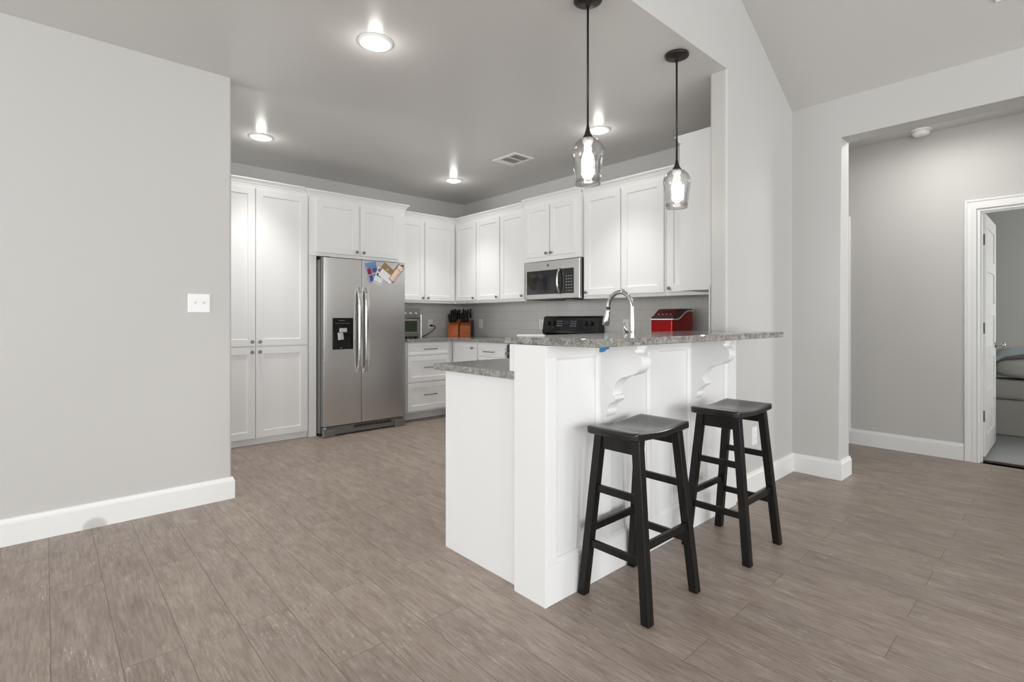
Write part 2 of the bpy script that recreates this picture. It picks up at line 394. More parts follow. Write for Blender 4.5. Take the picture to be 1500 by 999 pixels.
# baseboards: plain board with an eased top
BP = [(0, 0), (.016, 0), (.016, .112), (.011, .122), (.008, .134), (0, .137)]
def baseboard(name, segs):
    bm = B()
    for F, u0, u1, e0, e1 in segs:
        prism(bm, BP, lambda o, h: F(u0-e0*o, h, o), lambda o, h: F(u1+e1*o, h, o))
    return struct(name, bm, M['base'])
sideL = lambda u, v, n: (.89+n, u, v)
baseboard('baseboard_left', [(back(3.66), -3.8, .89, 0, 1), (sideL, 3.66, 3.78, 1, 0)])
hallJ = lambda u, v, n: (u, 1.139-n, v)
baseboard('baseboard_right', [(back(WY), 3.14, RX, 0, -1), (right(RX), 1.139, WY, 1, -1), (hallJ, RX, RX+.215, 1, 1)])
baseboard('baseboard_hall', [(right(HX), .615, 1.41, 0, 0)])
# casing of the hall door, and of the next door further along
CP = [(0, 0), (.006, .018), (.030, .018), (.034, .014), (.060, .014), (.066, .020), (.076, .020), (.082, .008), (.082, 0)]
bm = B(); F = right(HX)
yo, yi, zt = .533, -.28, 2.03
def casing_leg(bm, F, u, sgn, v0, v1):     # mitred at the top
    prism(bm, CP, lambda a, o: F(u+sgn*a, v0, o), lambda a, o: F(u+sgn*a, v1+a, o))
casing_leg(bm, F, yo, 1, 0, zt); casing_leg(bm, F, yi, -1, 0, zt)
prism(bm, CP, lambda a, o: F(yi-a, zt+a, o), lambda a, o: F(yo+a, zt+a, o))
for a in ((yo-.016, yo, 0, zt), (yi, yi+.016, 0, zt), (yi+.016, yo-.016, zt-.016, zt)): fbox(bm, F, a[0], a[1], a[2], a[3], -.115, .004)
for a in ((yo-.028, yo-.016, 0, zt-.016), (yi+.016, yi+.028, 0, zt-.016), (yi+.028, yo-.028, zt-.028, zt-.016)): fbox(bm, F, a[0], a[1], a[2], a[3], -.06, -.025)
struct('trim_2', bm, M['trim'])
bm = B(); casing_leg(bm, F, 1.492, -1, 0, 2.02); prism(bm, CP, lambda a, o: F(1.492-a, 2.02+a, o), lambda a, o: F(2.3+a, 2.02+a, o)); fbox(bm, F, 1.492, 2.3, 0, 2.02, -.05, -.005)
struct('trim_3', bm, M['trim'])
# bedroom door: swung right back into the bedroom
dr = D.objects.new('door_1', None); C.objects.link(dr); dr.location = (5.66, .515, .03); dr['kind'] = 'structure'; org[dr.name] = Vector(dr.location)
F = back(.497+.018); bm = B()
x0, x1, z0, z1 = 5.66, 6.47, .03, 2.012
fbox(bm, F, x0, x1, z0, z1, -.007, .007)
st = .105; nP = 5; rail = .10; ph = (z1-z0-rail*(nP+1)-.06)/nP
for sg in (1, -1):
    a, b = (.007, .018) if sg == 1 else (-.018, -.007)
    fbox(bm, F, x0, x0+st, z0, z1, a, b); fbox(bm, F, x1-st, x1, z0, z1, a, b); z = z0
    for k in range(nP+1):
        h = rail+(.06 if k == 0 else 0); fbox(bm, F, x0+st, x1-st, z, z+h, a, b); z += h
        if k < nP:
            z += ph
obj('door_leaf', bm, M['trim'], dr)
for z in (1.80, 1.077, .359):
    bm = bx(5.655, 5.6605, .499, .533, z-.045, z+.045); lathe(bm, [(.007, -.048), (.007, .048)], (5.651, .534, z), (0, 0, 1), 10)
    obj('hinge', bm, M['hinge'], dr)
bm = B(); lathe(bm, [(.026, 0), (.026, .006), (.011, .012), (.010, .035), (.024, .042), (.029, .055), (.022, .066), (.0, .068)], (6.41, .497, .915), (0, -1, 0), 16, caps=False)
obj('door_knob', bm, M['nickel'], dr)

# ---------------------------------------------------------------- kitchen: tall cabinets and fridge
cab = M['cab']
FB = back(5.05)
p = thing('pantry_cabinet', 'tall white shaker pantry cabinet with four doors, left of the refrigerator', 'cabinet', (1.42, 5.3, 0))
bm = B(); fbox(bm, FB, .955, 1.903, .062, 2.40, -.555, 0); fbox(bm, back(5.075), .955, 1.903, 0, .062, -.50, 0); obj('carcass', bm, cab, p)
for u0, u1, ku in ((.962, 1.4185, 1.388), (1.4235, 1.886, 1.454)):
    door(p, FB, u0, u1, .905, 2.345, ku, .945); door(p, FB, u0, u1, .066, .892, ku, .852)
crown(p, FB, .955, 1.864, 2.364)
p = thing('fridge_surround_cabinet', 'white two-door cabinet with side panels boxed around the refrigerator', 'cabinet', (2.43, 5.3, 0))
FF = back(5.01)
obj('carcass', fbox(B(), FF, 1.905, 2.955, 1.772, 2.40, -.595, 0), cab, p, .002)
obj('side_panel', fbox(B(), back(5.035), 1.907, 1.978, 0, 1.772, -.57, 0), cab, p, .002)
obj('side_panel', fbox(B(), back(5.035), 2.895, 2.953, 0, 1.772, -.57, 0), cab, p, .002)
door(p, FF, 1.962, 2.402, 1.806, 2.325, 2.374, 1.838); door(p, FF, 2.420, 2.868, 1.806, 2.325, 2.450, 1.838)
crown(p, FF, 1.905, 2.955, 2.350, 1, 1)
sd = lambda u, v, n: (2.955+n, u, v)
crown(p, sd, 5.01, 5.25, 2.350, 1, 0)
sd2 = lambda u, v, n: (1.905-n, u, v)
crown(p, sd2, 5.01, 5.05, 2.350, 1, 0)

fr = thing('refrigerator', 'stainless side-by-side refrigerator with ice dispenser and papers on its right door', 'refrigerator', (2.44, 5.2, 0))
bm = bx(1.985, 2.888, 4.975, 5.58, .025, 1.735); obj('body', bm, M['steelside'], fr, .006)
FR = back(4.96)
def fdoor(u0, u1, hole=None):
    bm = B()
    pts = []
    n = 24
    # gently crowned front face
    for i in range(n+1):
        t = i/n; pts.append((u0+(u1-u0)*t, .068+.002*(1-abs(2*t-1)**6)))
    pts = [(u0, 0)]+pts+[(u1, 0)]
    prism(bm, pts, lambda u, w: FR(u, .105, w), lambda u, w: FR(u, 1.752, w), smooth=False)
    bm.normal_update()
    for f_ in bm.faces:
        if abs(f_.normal.y) < .5: f_.material_index = 1      # painted door edges
    return bm
dl = obj('door', fdoor(1.992, 2.384), [M['steel'], M['steelside']], fr, .002)
drr = obj('door', fdoor(2.391, 2.884), [M['steel'], M['steelside']], fr, .002)
FS = back(4.89)
def bow(u, parent):
    bm = B(); P = []
    for i in range(15):
        t = i/14; z = .615+(1.475-.615)*t
        b = .043*(1-abs(2*t-1)**5)+.004
        P.append((z, b))
    w = .021
    ring = [[bm.verts.new(FS(u+a*w, z, b+c*.006)) for a, c in ((-1, -1), (1, -1), (1, .4), (.55, 1), (-.55, 1), (-1, .4))] for z, b in P]
    for r0, r1 in zip(ring, ring[1:]):
        for k in range(6): bm.faces.new((r0[k], r0[(k+1) % 6], r1[(k+1) % 6], r1[k]))
    bm.faces.new(ring[0]); bm.faces.new(ring[-1])
    obj('handle', bm, M['steelbright'], parent, smooth=False)
bow(2.352, dl); bow(2.424, drr)
# dispenser: recessed black panel
bm = loops(B(), FS, [(2.077, 2.291, .852, 1.163, -.002), (2.077, 2.291, .852, 1.163, .004), (2.083, 2.285, .858, 1.157, .006)])
dp = obj('ice_dispenser', bm, mat('dispenser_black', (.006, .006, .006), .28, spec=.3), fr)
bm = loops(B(), FS, [(2.090, 2.279, .866, 1.015, .006), (2.100, 2.270, .872, 1.010, .0075)]); obj('dispenser_recess', bm, M['black'], dp)
bm = B(); fbox(bm, FS, 2.145, 2.215, 1.022, 1.062, .005, .030); obj('dispenser_spout', bm, M['pale'], dp, .003)
bm = B(); prism(bm, [(2.128, 1.018), (2.178, 1.018), (2.186, .950), (2.132, .944)], lambda u, v: FS(u, v, .004), lambda u, v: FS(u, v, .024)); obj('dispenser_paddle', bm, M['pale'], dp, .003)
for i in range(6): obj('dispenser_button', fbox(B(), FS, 2.105+.026*i, 2.120+.026*i, 1.108, 1.112, .005, .0068), M['button'], dp)
obj('printed_line', fbox(B(), FS, 2.14, 2.20, 1.135, 1.139, .005, .0068), M['button'], dp)
obj('drip_mark', fbox(B(), FS, 2.155, 2.172, .864, .870, .005, .0072), M['button'], dp)
bm = B(); fbox(bm, FS, 2.838, 2.870, 1.715, 1.735, -.002, .002); obj('badge', bm, M['slate'], drr)
# bottom grille
bm = B(); fbox(bm, back(4.93), 1.992, 2.884, .012, .095, 0, .02); fbox(bm, back(4.93), 1.99, 2.11, .0, .075, .0, .045); fbox(bm, back(4.93), 2.77, 2.886, .0, .075, 0, .045)
gr = obj('base_grille', bm, M['steelside'], fr, .006)
bm = B()
for i in range(9): fbox(bm, back(4.908), 2.31+.047*i, 2.352+.047*i, .058, .084, -.001, .002)
obj('grille_slot', bm, M['slot'], gr)
bm = B(); lathe(bm, [(.012, 0), (.012, .025)], (2.004, 4.885, .076), (0, 0, 1), 10); obj('hinge', bm, M['chrome'], fr)
obj('hinge', bx(2.0, 2.06, 4.90, 5.04, 1.736, 1.762), M['slot'], fr, .003)

# papers pinned on the right door (leaning sheets, each its own)
FP = back(4.889)
def sheet(name, u, v, w, h, ang, n, m, label, cat, extras=()):
    r = thing(name, label, cat, FP(u, v, n), 'papers on the refrigerator door')
    ca, sa = math.cos(math.radians(ang)), math.sin(math.radians(ang))
    def G(a, b, d): return FP(u+a*ca-b*sa, v+a*sa+b*ca, n+d)
    def quad(bm, a0, a1, b0, b1, d0, d1):
        prism(bm, [(a0, b0), (a1, b0), (a1, b1), (a0, b1)], lambda a, b: G(a, b, d0), lambda a, b: G(a, b, d1)); return bm
    obj('sheet', quad(B(), -w/2, w/2, -h/2, h/2, 0, .0012), m, r)
    for nm, a0, a1, b0, b1, em in extras: obj(nm, quad(B(), a0*w/2, a1*w/2, b0*h/2, b1*h/2, .0012, .0018), em, r)
    return r
sheet('photo_card', 2.502, 1.635, .125, .215, 14, .001, M['lilac'], 'photo collage card tilted left, at the left end of the papers on the refrigerator', 'card',
      (('photo_panel', -.95, .98, .55, .95, M['sky']), ('photo_panel', -.85, -.15, -.15, .42, M['maroon']), ('photo_panel', -.6, .95, .46, .54, M['slate']), ('photo_panel', -.75, -.1, -.85, -.25, M['navy']), ('photo_panel', 0, .9, -.05, .40, M['navy']), ('photo_panel', .1, .9, -.95, -.2, M['slate'])))
sheet('greeting_card', 2.580, 1.600, .095, .175, -22, .003, M['paper'], 'pale grey photo card between the collage card and the white envelope', 'card',
      (('photo_panel', -.8, .8, .45, .85, M['slate']), ('photo_panel', -.8, .8, -.1, .25, M['slate']), ('printed_line', -.95, .95, -.86, -.80, M['slate'])))
sheet('kraft_envelope', 2.672, 1.652, .160, .115, -36, .005, M['kraft'], 'brown kraft envelope above the white envelope on the refrigerator door', 'envelope', (('clasp', -.22, -.08, .15, .4, M['paper']),))
sheet('white_envelope', 2.655, 1.598, .165, .085, -35, .007, M['paper'], 'plain white envelope low in the middle of the refrigerator papers', 'envelope')
sheet('invitation_card', 2.775, 1.638, .075, .205, -38, .009, M['cream'], 'cream card with maroon border, rightmost of the papers on the refrigerator', 'card',
      (('border', -1, 1, .94, 1, M['maroon']), ('border', -1, 1, -1, -.94, M['maroon']), ('border', .84, 1, -1, 1, M['maroon']), ('border', -1, -.9, -1, 1, M['maroon']), ('border', -1, 1, .42, .47, M['maroon']), ('border', .42, .52, -1, .42, M['maroon'])))

# ---------------------------------------------------------------- upper cabinets
UY = 5.28; UX = 3.84
FU = back(UY); FX = right(UX)
def upper(label, name='upper_cabinet', loc=(0, 0, 1.345)):
    return thing(name, label, 'cabinet', loc, 'white upper cabinets')
VB, VT = 1.345, 2.36
p = upper('white upper cabinet with two doors above the toaster oven, right of the refrigerator', loc=(3.4, 5.45, VB))
obj('carcass', fbox(B(), FU, 2.958, 3.8398, VB, VT, -.325, 0), cab, p, .0015)
door(p, FU, 2.968, 3.366, 1.376, 2.318, 3.338, 1.405, s=.058); door(p, FU, 3.380, 3.815, 1.376, 2.318, 3.412, 1.405, s=.058)
crown(p, FU, 2.958, 3.84, 2.350, 0, -1)
p = upper('white upper cabinet with two narrow doors in the kitchen corner above the knife block', loc=(4.0, 4.85, VB))
obj('carcass', fbox(B(), FX, 4.408, 5.2798, VB, VT, -.36, 0), cab, p, .0015)
door(p, FX, 4.848, 5.245, 1.376, 2.318, 4.880, 1.405, s=.055); door(p, FX, 4.416, 4.828, 1.376, 2.318, 4.448, 1.405, s=.055)
crown(p, FX, 4.407, 5.28, 2.350, 0, -1)
p = upper('white single-door upper cabinet directly left of the microwave', loc=(4.0, 4.2, VB))
obj('carcass', fbox(B(), FX, 3.992, 4.406, VB, VT, -.36, 0), cab, p, .0015)
door(p, FX, 4.000, 4.398, 1.376, 2.318, 4.032, 1.405, s=.055)
crown(p, FX, 3.990, 4.407, 2.350)
p = upper('short white two-door cabinet right above the microwave', loc=(4.0, 3.59, 1.75))
FM = right(3.805)
obj('carcass', fbox(B(), FM, 3.196, 3.988, 1.750, 2.37, -.395, 0), cab, p, .0015)
door(p, FM, 3.604, 3.946, 1.795, 2.318, 3.632, 1.822, s=.05); door(p, FM, 3.262, 3.590, 1.795, 2.318, 3.562, 1.822, s=.05)
crown(p, FM, 3.194, 3.990, 2.358)
p = upper('wide white two-door upper cabinet right of the microwave, behind the faucet', loc=(4.0, 2.75, VB))
obj('carcass', fbox(B(), FX, 2.304, 3.192, VB, VT, -.36, 0), cab, p, .0015)
door(p, FX, 2.757, 3.172, 1.376, 2.330, 3.140, 1.405); door(p, FX, 2.318, 2.743, 1.376, 2.330, 2.712, 1.405)
crown(p, FX, 2.303, 3.194, 2.350)
p = upper('narrow white corner upper cabinet above the red ice maker', loc=(4.0, 2.1, VB))
obj('carcass', fbox(B(), FX, 1.93, 2.302, VB, VT, -.36, 0), cab, p, .0015)
door(p, FX, 1.965, 2.290, 1.376, 2.330, 2.258, 1.405)
crown(p, FX, 1.93, 2.303, 2.350)
p = upper('white end cabinet with plain side panel, seen behind the right pendant', loc=(3.6, 1.75, VB))
FE = front(1.905)
obj('carcass', fbox(B(), FE, 3.385, 4.20, VB+.01, 2.474, -.335, 0), cab, p, .0015)
door(p, FE, 3.386, 3.80, 1.357, 2.410, 3.772, 1.415)
crown(p, FE, 3.385, 3.84, 2.413, 0, 0, .018)
obj('crown_backing', fbox(B(), FE, 3.386, 3.84, 2.413, 2.474, 0, .018), cab, p)

# ---------------------------------------------------------------- base cabinets, worktops
FD = back(5.0); FR3 = right(3.59)
p = thing('drawer_cabinet', 'white three-drawer base cabinet beside the refrigerator, under the toaster oven', 'cabinet', (3.25, 5.3, 0), 'white base cabinets')
bm = B(); fbox(bm, FD, 2.957, 3.588, .105, .893, -.605, 0); fbox(bm, back(5.13), 2.957, 3.588, 0, .105, -.47, 0); obj('carcass', bm, cab, p, .0015)
for v0, v1 in ((.747, .878), (.446, .735), (.124, .434)): drawer(p, FD, 2.972, 3.532, v0, v1, 3.26, .17)
p = thing('corner_base_cabinet', 'white corner base cabinet with one knobbed door under the knife block', 'cabinet', (3.9, 4.9, 0), 'white base cabinets')
bm = B(); fbox(bm, FR3, 4.500, 4.999, .105, .893, -.6, 0); fbox(bm, right(3.70), 4.5, 4.999, 0, .105, -.45, 0); obj('carcass', bm, cab, p, .0015)
door(p, FR3, 4.510, 4.950, .124, .878, 4.58, .825, s=.05)
p = thing('drawer_cabinet', 'white base cabinet left of the range, its top drawer with a bar pull', 'cabinet', (3.9, 4.24, 0), 'white base cabinets')
bm = B(); fbox(bm, FR3, 4.000, 4.498, .105, .893, -.6, 0); fbox(bm, right(3.70), 4.0, 4.498, 0, .105, -.45, 0); obj('carcass', bm, cab, p, .0015)
drawer(p, FR3, 4.035, 4.485, .747, .845, 4.28, .17); door(p, FR3, 4.035, 4.485, .124, .735, 4.455, .69)
p = thing('base_cabinet', 'white base cabinet right of the range, below the ice maker', 'cabinet', (3.9, 2.7, 0), 'white base cabinets')
bm = B(); fbox(bm, FR3, 2.203, 3.200, .105, .893, -.6, 0); fbox(bm, right(3.70), 2.203, 3.2, 0, .105, -.45, 0); obj('carcass', bm, cab, p, .0015)
door(p, FR3, 2.215, 2.695, .124, .878, 2.66, .83); door(p, FR3, 2.705, 3.190, .124, .878, 2.74, .83)
p = thing('peninsula_cabinet', 'white peninsula base cabinet with blank end panel under the low granite counter', 'cabinet', (2.5, 1.9, 0))
bm = B(); box(bm, 1.502, 4.195, 1.602, 2.150, .0, .893); obj('carcass', bm, cab, p, .0015)
FPn = front(2.150)
for k in range(4): door(p, FPn, 1.52+.51*k, 2.02+.51*k, .124, .878, 1.98+.51*k if k % 2 == 0 else 1.56+.51*k, .83)

def slab(bm, pts, z0, z1): return prism(bm, pts, lambda x, y: (x, y, z0), lambda x, y: (x, y, z1))
bm = slab(B(), [(2.957, 4.965), (3.552, 4.965), (3.552, 3.992), (RX-.01, 3.992), (RX-.01, 5.60), (2.957, 5.60)], .895, .926)
tag(obj('countertop', bm, M['granite'], None, .004), 'grey granite countertop turning the back corner, under toaster oven and knife block', 'countertop')
bm = slab(B(), [(1.462, 1.602), (RX-.01, 1.602), (RX-.01, 3.198), (3.552, 3.198), (3.552, 2.203), (1.462, 2.203)], .895, .926)
tag(obj('countertop', bm, M['granite'], None, .004), 'lower grey granite peninsula countertop holding the faucet, beside the raised bar', 'countertop')
# backsplash
struct('trim_4', bx(2.957, RX-.008, 5.602, 5.61, .926, VB), M['tile_x'])
struct('trim_5', bx(RX-.008, RX, 1.565, 5.602, .926, 1.76), M['tile_y'])
struct('trim_6', bx(3.124, RX-.008, 1.565, 1.573, .926, VB+.02), M['tile_x'])

# pony wall with panelled front and the raised bar
pw = thing('bar_half_wall', 'white panelled half wall carrying the raised bar, behind the two stools', 'half wall', (2.3, 1.5, 0))
obj('core', bx(1.477, 3.122, 1.435, 1.600, 0, 1.044), cab, pw)
FQ = back(1.435)
bm = B()
X0, X1 = 1.477, 3.170
fbox(bm, FQ, X0, X1, 0, .157, 0, .017); fbox(bm, FQ, X0, X1, .997, 1.044, 0, .017)
for a, b in ((X0, 1.536), (1.820, 1.897), (2.222, 2.298), (2.616, 2.692), (3.060, X1)): fbox(bm, FQ, a, b, .157, .997, 0, .017)
obj('panel_frame', bm, cab, pw, .002)
bm = B()      # sloped bead round each recessed panel
for a, b in ((1.536, 1.820), (1.897, 2.222), (2.298, 2.616), (2.692, 3.060)):
    rs = []
    for i_, n_ in ((0, .0135), (.005, .0135), (.017, .0035), (.017, .0005)):
        rs.append([bm.verts.new(FQ(u, v, n_)) for u, v in ((a+i_, .157+i_), (b-i_, .157+i_), (b-i_, .997-i_), (a+i_, .997-i_))])
    for r0, r1 in zip(rs, rs[1:]):
        for k_ in range(4): bm.faces.new((r0[k_], r0[(k_+1) % 4], r1[(k_+1) % 4], r1[k_]))
obj('panel_bead', bm, cab, pw)
obj('end_board', bx(1.4705, 1.477, 1.418, 1.602, 0, 1.044), cab, pw, .001)
obj('splash_board', bx(1.478, 3.12, 1.602, 1.640, .927, 1.044), cab, pw, .002)
# S-shaped corbels
top = [(0, .0), (.195, 0), (.195, .022), (.180, .026), (.180, .040)]
import itertools
def bez(p0, p1, p2, p3, n=16):
    return [tuple((1-t)**3*a+3*(1-t)**2*t*b+3*(1-t)*t*t*c+t**3*d for a, b, c, d in zip(p0, p1, p2, p3)) for t in [i/n for i in range(1, n+1)]]
prof = [(0, 0), (.188, 0), (.188, .020), (.176, .024), (.182, .036)]
prof += bez((.182, .036), (.224, .055), (.218, .112), (.160, .130))
prof += bez((.160, .130), (.150, .133), (.143, .131), (.138, .138))
prof += bez((.138, .138), (.100, .140), (.066, .170), (.062, .222))
prof += [(.074, .226), (.078, .240), (.066, .254)]
prof += bez((.066, .254), (.052, .256), (.036, .270), (.030, .290))
prof += bez((.030, .290), (.040, .300), (.034, .322), (.012, .326))
prof += [(0, .326)]
CB = thing('corbel', 'carved white S-shaped corbel under the bar behind the near stool', 'corbel', (1.859, 1.418, 1.044), 'corbels under the bar', local=True)
bm = B(); prism(bm, prof, lambda o, h: (-.034, -o, -h), lambda o, h: (.034, -o, -h)); bk = obj('bracket', bm, cab, CB); bk.data.shade_smooth(); bk.data.set_sharp_from_angle(angle=math.radians(28))
dup(CB, (2.654, 1.418, 1.044), 'carved white S-shaped corbel under the bar behind the far stool')

# bar top: thick slab with chipped edge
bm = B()
pts = [(1.455, 1.664), (1.455, 1.30)]+[(1.455+.06*(1-math.cos(a)), 1.19-.06*math.sin(a)+.0) for a in ()]
pts = [(1.470, 1.664), (1.490, 1.172), (3.190, 1.150), (3.190, 1.453), (3.120, 1.453), (3.120, 1.664)]
def dense(pts, n=60):
    out = []
    for (a, b), (c, d) in zip(pts, pts[1:]+pts[:1]):
        k = max(1, int(math.hypot(c-a, d-b)/.025))
        for i in range(k):
            t = i/k; out.append((a+(c-a)*t, b+(d-b)*t))
    return out
dp_ = dense(pts)
cx_, cy_ = 2.3, 1.4
rr = []
rows = ((1.045, .004), (1.0485, 0), (1.060, .002), (1.073, 0), (1.0765, .004))
for z, ins in rows:
    row = []
    for (x, y) in dp_:
        jx = random.uniform(-.0022, .0022); jy = random.uniform(-.0022, .0022)
        if y > 1.44: jx = jy = 0
        sx = ins if x < 1.5 else (-ins if x > 3.18 else 0); sy = ins if y < 1.18 else 0
        row.append(bm.verts.new((x+sx+jx, y+sy+jy, z)))
    rr.append(row)
n_ = len(dp_)
for a, b in zip(rr, rr[1:]):
    for i in range(n_): bm.faces.new((a[i], a[(i+1) % n_], b[(i+1) % n_], b[i]))
bm.faces.new(rr[0]); bm.faces.new(rr[-1])
tag(obj('countertop', bm, M['granite']), 'raised grey granite bar top with rough edge on the white half wall', 'countertop')
bm = B(); prism(bm, [(1.493, 1.030), (1.495, 1.0455), (1.550, 1.0455), (1.545, 1.040), (1.530, 1.038), (1.522, 1.032), (1.503, 1.029)], lambda x, z: (x, 1.1655-.0005, z), lambda x, z: (x, 1.1685, z))
tag(obj('painters_tape', bm, M['tape']), 'torn strip of blue tape hanging under the bar top near its corner', 'tape')
bm = B(); prism(bm, [(0, 0), (.16, .004), (.158, .05), (.002, .046)], lambda a, b: (1.535+a*.55+b*.3, 1.655-a*.5+b*.1, 1.0775), lambda a, b: (1.535+a*.55+b*.3, 1.655-a*.5+b*.1, 1.0825))
tag(obj('folded_paper', bm, M['paper']), 'folded white paper lying on the left end of the bar top', 'paper')

# faucet
fx, fy = 2.43, 1.672
f = thing('faucet', 'tall chrome gooseneck pull-down faucet standing on the peninsula counter', 'faucet', (fx, fy, .926))
obj('base', lathe(B(), [(.030, 0), (.030, .006), (.024, .012), (.021, .04)], (fx, fy, .926), (0, 0, 1), 20), M['chrome'], f)
P = [(fx, fy, .96), (fx, fy, 1.10)]
zc = 1.215; R = .082
for i in range(17):
    a = PI*i/16*1.02; P.append((fx, fy-.0+R-R*math.cos(a), zc+R*1.1*math.sin(a)))
obj('neck', tube(B(), P, [.017, .0155]+[.0125]*17, 14), M['chrome'], f)
e = Vector(P[-1]); d = Vector((0, .22, -1)).normalized()
obj('spray_head', lathe(B(), [(.0145, 0), (.0145, .012), (.016, .03), (.021, .07), (.021, .092), (.017, .098)], e, d, 18), M['chrome'], f)
obj('collar', lathe(B(), [(.0135, -.006), (.0135, .003)], e, d, 16), M['blackm'], f)
bm = tube(B(), [(fx, fy, 1.055), (fx-.035, fy, 1.060)], .012, 12); tube(bm, [(fx-.035, fy, 1.06), (fx-.05, fy+.012, 1.10), (fx-.056, fy+.018, 1.135)], [.010, .007, .006], 10)
obj('handle', bm, M['chrome'], f)

# ---------------------------------------------------------------- range and microwave
r_ = thing('range', 'black electric range with control panel at the back, between the base cabinets', 'range', (3.85, 3.595, 0))
obj('body', bx(3.575, 4.185, 3.204, 3.986, .02, .905), M['blackm'], r_, .004)
obj('cooktop', bx(3.555, 4.10, 3.202, 3.988, .905, .928), M['black'], r_, .006)
FRg = right(3.575)
od = obj('oven_door', loops(B(), FRg, [(3.212, 3.978, .23, .885, 0), (3.212, 3.978, .23, .885, .03), (3.218, 3.972, .236, .879, .034)]), M['black'], r_)
bm = tube(B(), [(3.500, 3.25, .80), (3.500, 3.94, .80)], .011, 10)
for y in (3.28, 3.91): tube(bm, [(3.545, y, .80), (3.500, y, .80)], .009, 8)
obj('handle', bm, M['nickel'], od)
obj('storage_drawer', loops(B(), FRg, [(3.212, 3.978, .05, .215, 0), (3.212, 3.978, .05, .215, .028), (3.22, 3.97, .058, .207, .032)]), M['black'], r_)
# tilted back panel with rounded shoulders
ctl = [(4.185, .928), (4.118, .928), (4.095, .985), (4.078, 1.000), (4.078, 1.020), (4.105, 1.165), (4.112, 1.178), (4.13, 1.184), (4.185, 1.184)]
bm = B(); prism(bm, ctl, lambda x, z: (x, 3.212, z), lambda x, z: (x, 3.985, z)); bp_ = obj('control_panel', bm, M['black'], r_, .006)
def onp(y, z, n=0):   # point on the tilted panel front
    t = (z-1.02)/(1.165-1.02); return (4.078+.027*t-n*.983, y, z+n*.18)
for y in (3.90, 3.825, 3.38, 3.305):
    a = Vector(onp(y, 1.105)); q = Vector(onp(y, 1.105, 1))-a
    bm = lathe(B(), [(.024, -.001), (.023, .012), (.018, .022), (.016, .026)], a, q, 16); obj('dial', bm, M['blackm'], bp_)
    bm = B(); lathe(bm, [(.0035, .0), (.0035, .002)], Vector(onp(y, 1.062)), q, 8); obj('indicator_mark', bm, M['button'], bp_)
bm = B(); prism(bm, [(3.60, 1.10), (3.68, 1.10), (3.68, 1.135), (3.60, 1.135)], lambda y, z: onp(y, z, -.001), lambda y, z: onp(y, z, .002)); obj('display', bm, M['display'], bp_)
for i in range(4):
    for j in range(3):
        for y0 in (3.505, 3.700):
            y = y0+.022*i; z = 1.075+.024*j
            bm = prism(B(), [(y, z), (y+.012, z), (y+.012, z+.010), (y, z+.010)], lambda a, b: onp(a, b, -.001), lambda a, b: onp(a, b, .0012))
            obj('button', bm, M['button'], bp_)

mw = thing('microwave', 'stainless over-the-range microwave with dark window under the short cabinet', 'microwave', (4.0, 3.575, 1.354))
obj('body', bx(3.815, 4.195, 3.198, 3.952, 1.352, 1.746), M['blackm'], mw, .003)
FMw = right(3.815)
bm = loops(B(), FMw, [(3.196, 3.954, 1.354, 1.742, 0), (3.196, 3.954, 1.354, 1.742, .030), (3.202, 3.948, 1.360, 1.736, .035)])
md = obj('front_panel', bm, M['steel'], mw)
bm = loops(B(), FMw, [(3.418, 3.916, 1.405, 1.650, .034), (3.418, 3.916, 1.405, 1.650, .037)]); fbox(bm, FMw, 3.395, 3.418, 1.405, 1.650, .034, .0365)
obj('window', bm, M['mwglass'], md)
bm = loops(B(), FMw, [(3.268, 3.392, 1.405, 1.650, .034), (3.268, 3.392, 1.405, 1.650, .0375)]); kp = obj('keypad', bm, M['blackm'], mw)
for i in range(3):
    for j in range(6): obj('key', fbox(B(), FMw, 3.285+.032*i, 3.305+.032*i, 1.425+.029*j, 1.433+.029*j, .037, .0382), M['button'], kp)
bm = tube(B(), [FMw(3.446, 1.655-.25*t, .036+.042*(1-abs(2*t-1)**3)) for t in [i/12 for i in range(13)]], .0105, 10); obj('handle', bm, M['steelbright'], md)
bm = lathe(B(), [(.014, 0), (.014, .003)], FMw(3.612, 1.697, .034), (-1, 0, 0), 18); obj('badge', bm, M['slate'], md)
bm = B(); lathe(bm, [(.055, 0), (.055, .012)], (3.95, 3.45, 1.341), (0, 0, 1), 20); obj('underside_lamp', bm, M['nickel'], mw)

# ---------------------------------------------------------------- things on the counters
ice = thing('ice_maker', 'shiny red countertop ice maker with smoked lid near the half wall', 'ice maker', (3.9, 2.3, .926))
x0, x1, y0, y1 = 3.755, 4.085, 2.195, 2.400
def rr_(x0, x1, y0, y1, r, n=5):
    o = []
    for cx, cy, a0 in ((x1-r, y1-r, 0), (x0+r, y1-r, 90), (x0+r, y0+r, 180), (x1-r, y0+r, 270)):
        for i in range(n+1):
            a = math.radians(a0+90*i/n); o.append((cx+r*math.cos(a), cy+r*math.sin(a)))
    return o
def sm(t): t = min(1, max(0, t)); return t*t*(3-2*t)
XS = [i/24 for i in range(25)]
def waist(t, k=0): return (x0+(x1-x0)*t, 1.148+.072*sm((t-.2)/.6)+k)
def crest(t): return (x0+(x1-x0)*t, 1.172+.066*sm(t/.42))
ey = lambda g: (lambda x, z: (x, y0+g, z), lambda x, z: (x, y1-g, z))
bm = prism(B(), [(x0, .938), (x1, .938)]+[waist(t) for t in reversed(XS)], *ey(0)); ib = obj('body', bm, M['red'], ice, .022, seg=4)
bm = prism(B(), [waist(t, -.003) for t in XS]+[waist(t, .006) for t in reversed(XS)], *ey(-.001)); obj('trim_band', bm, M['white'], ib)
bm = prism(B(), [waist(t, .005) for t in XS]+[crest(t) for t in reversed(XS)], *ey(.003)); ld = obj('lid', bm, M['redlid'], ice, .006, seg=3)
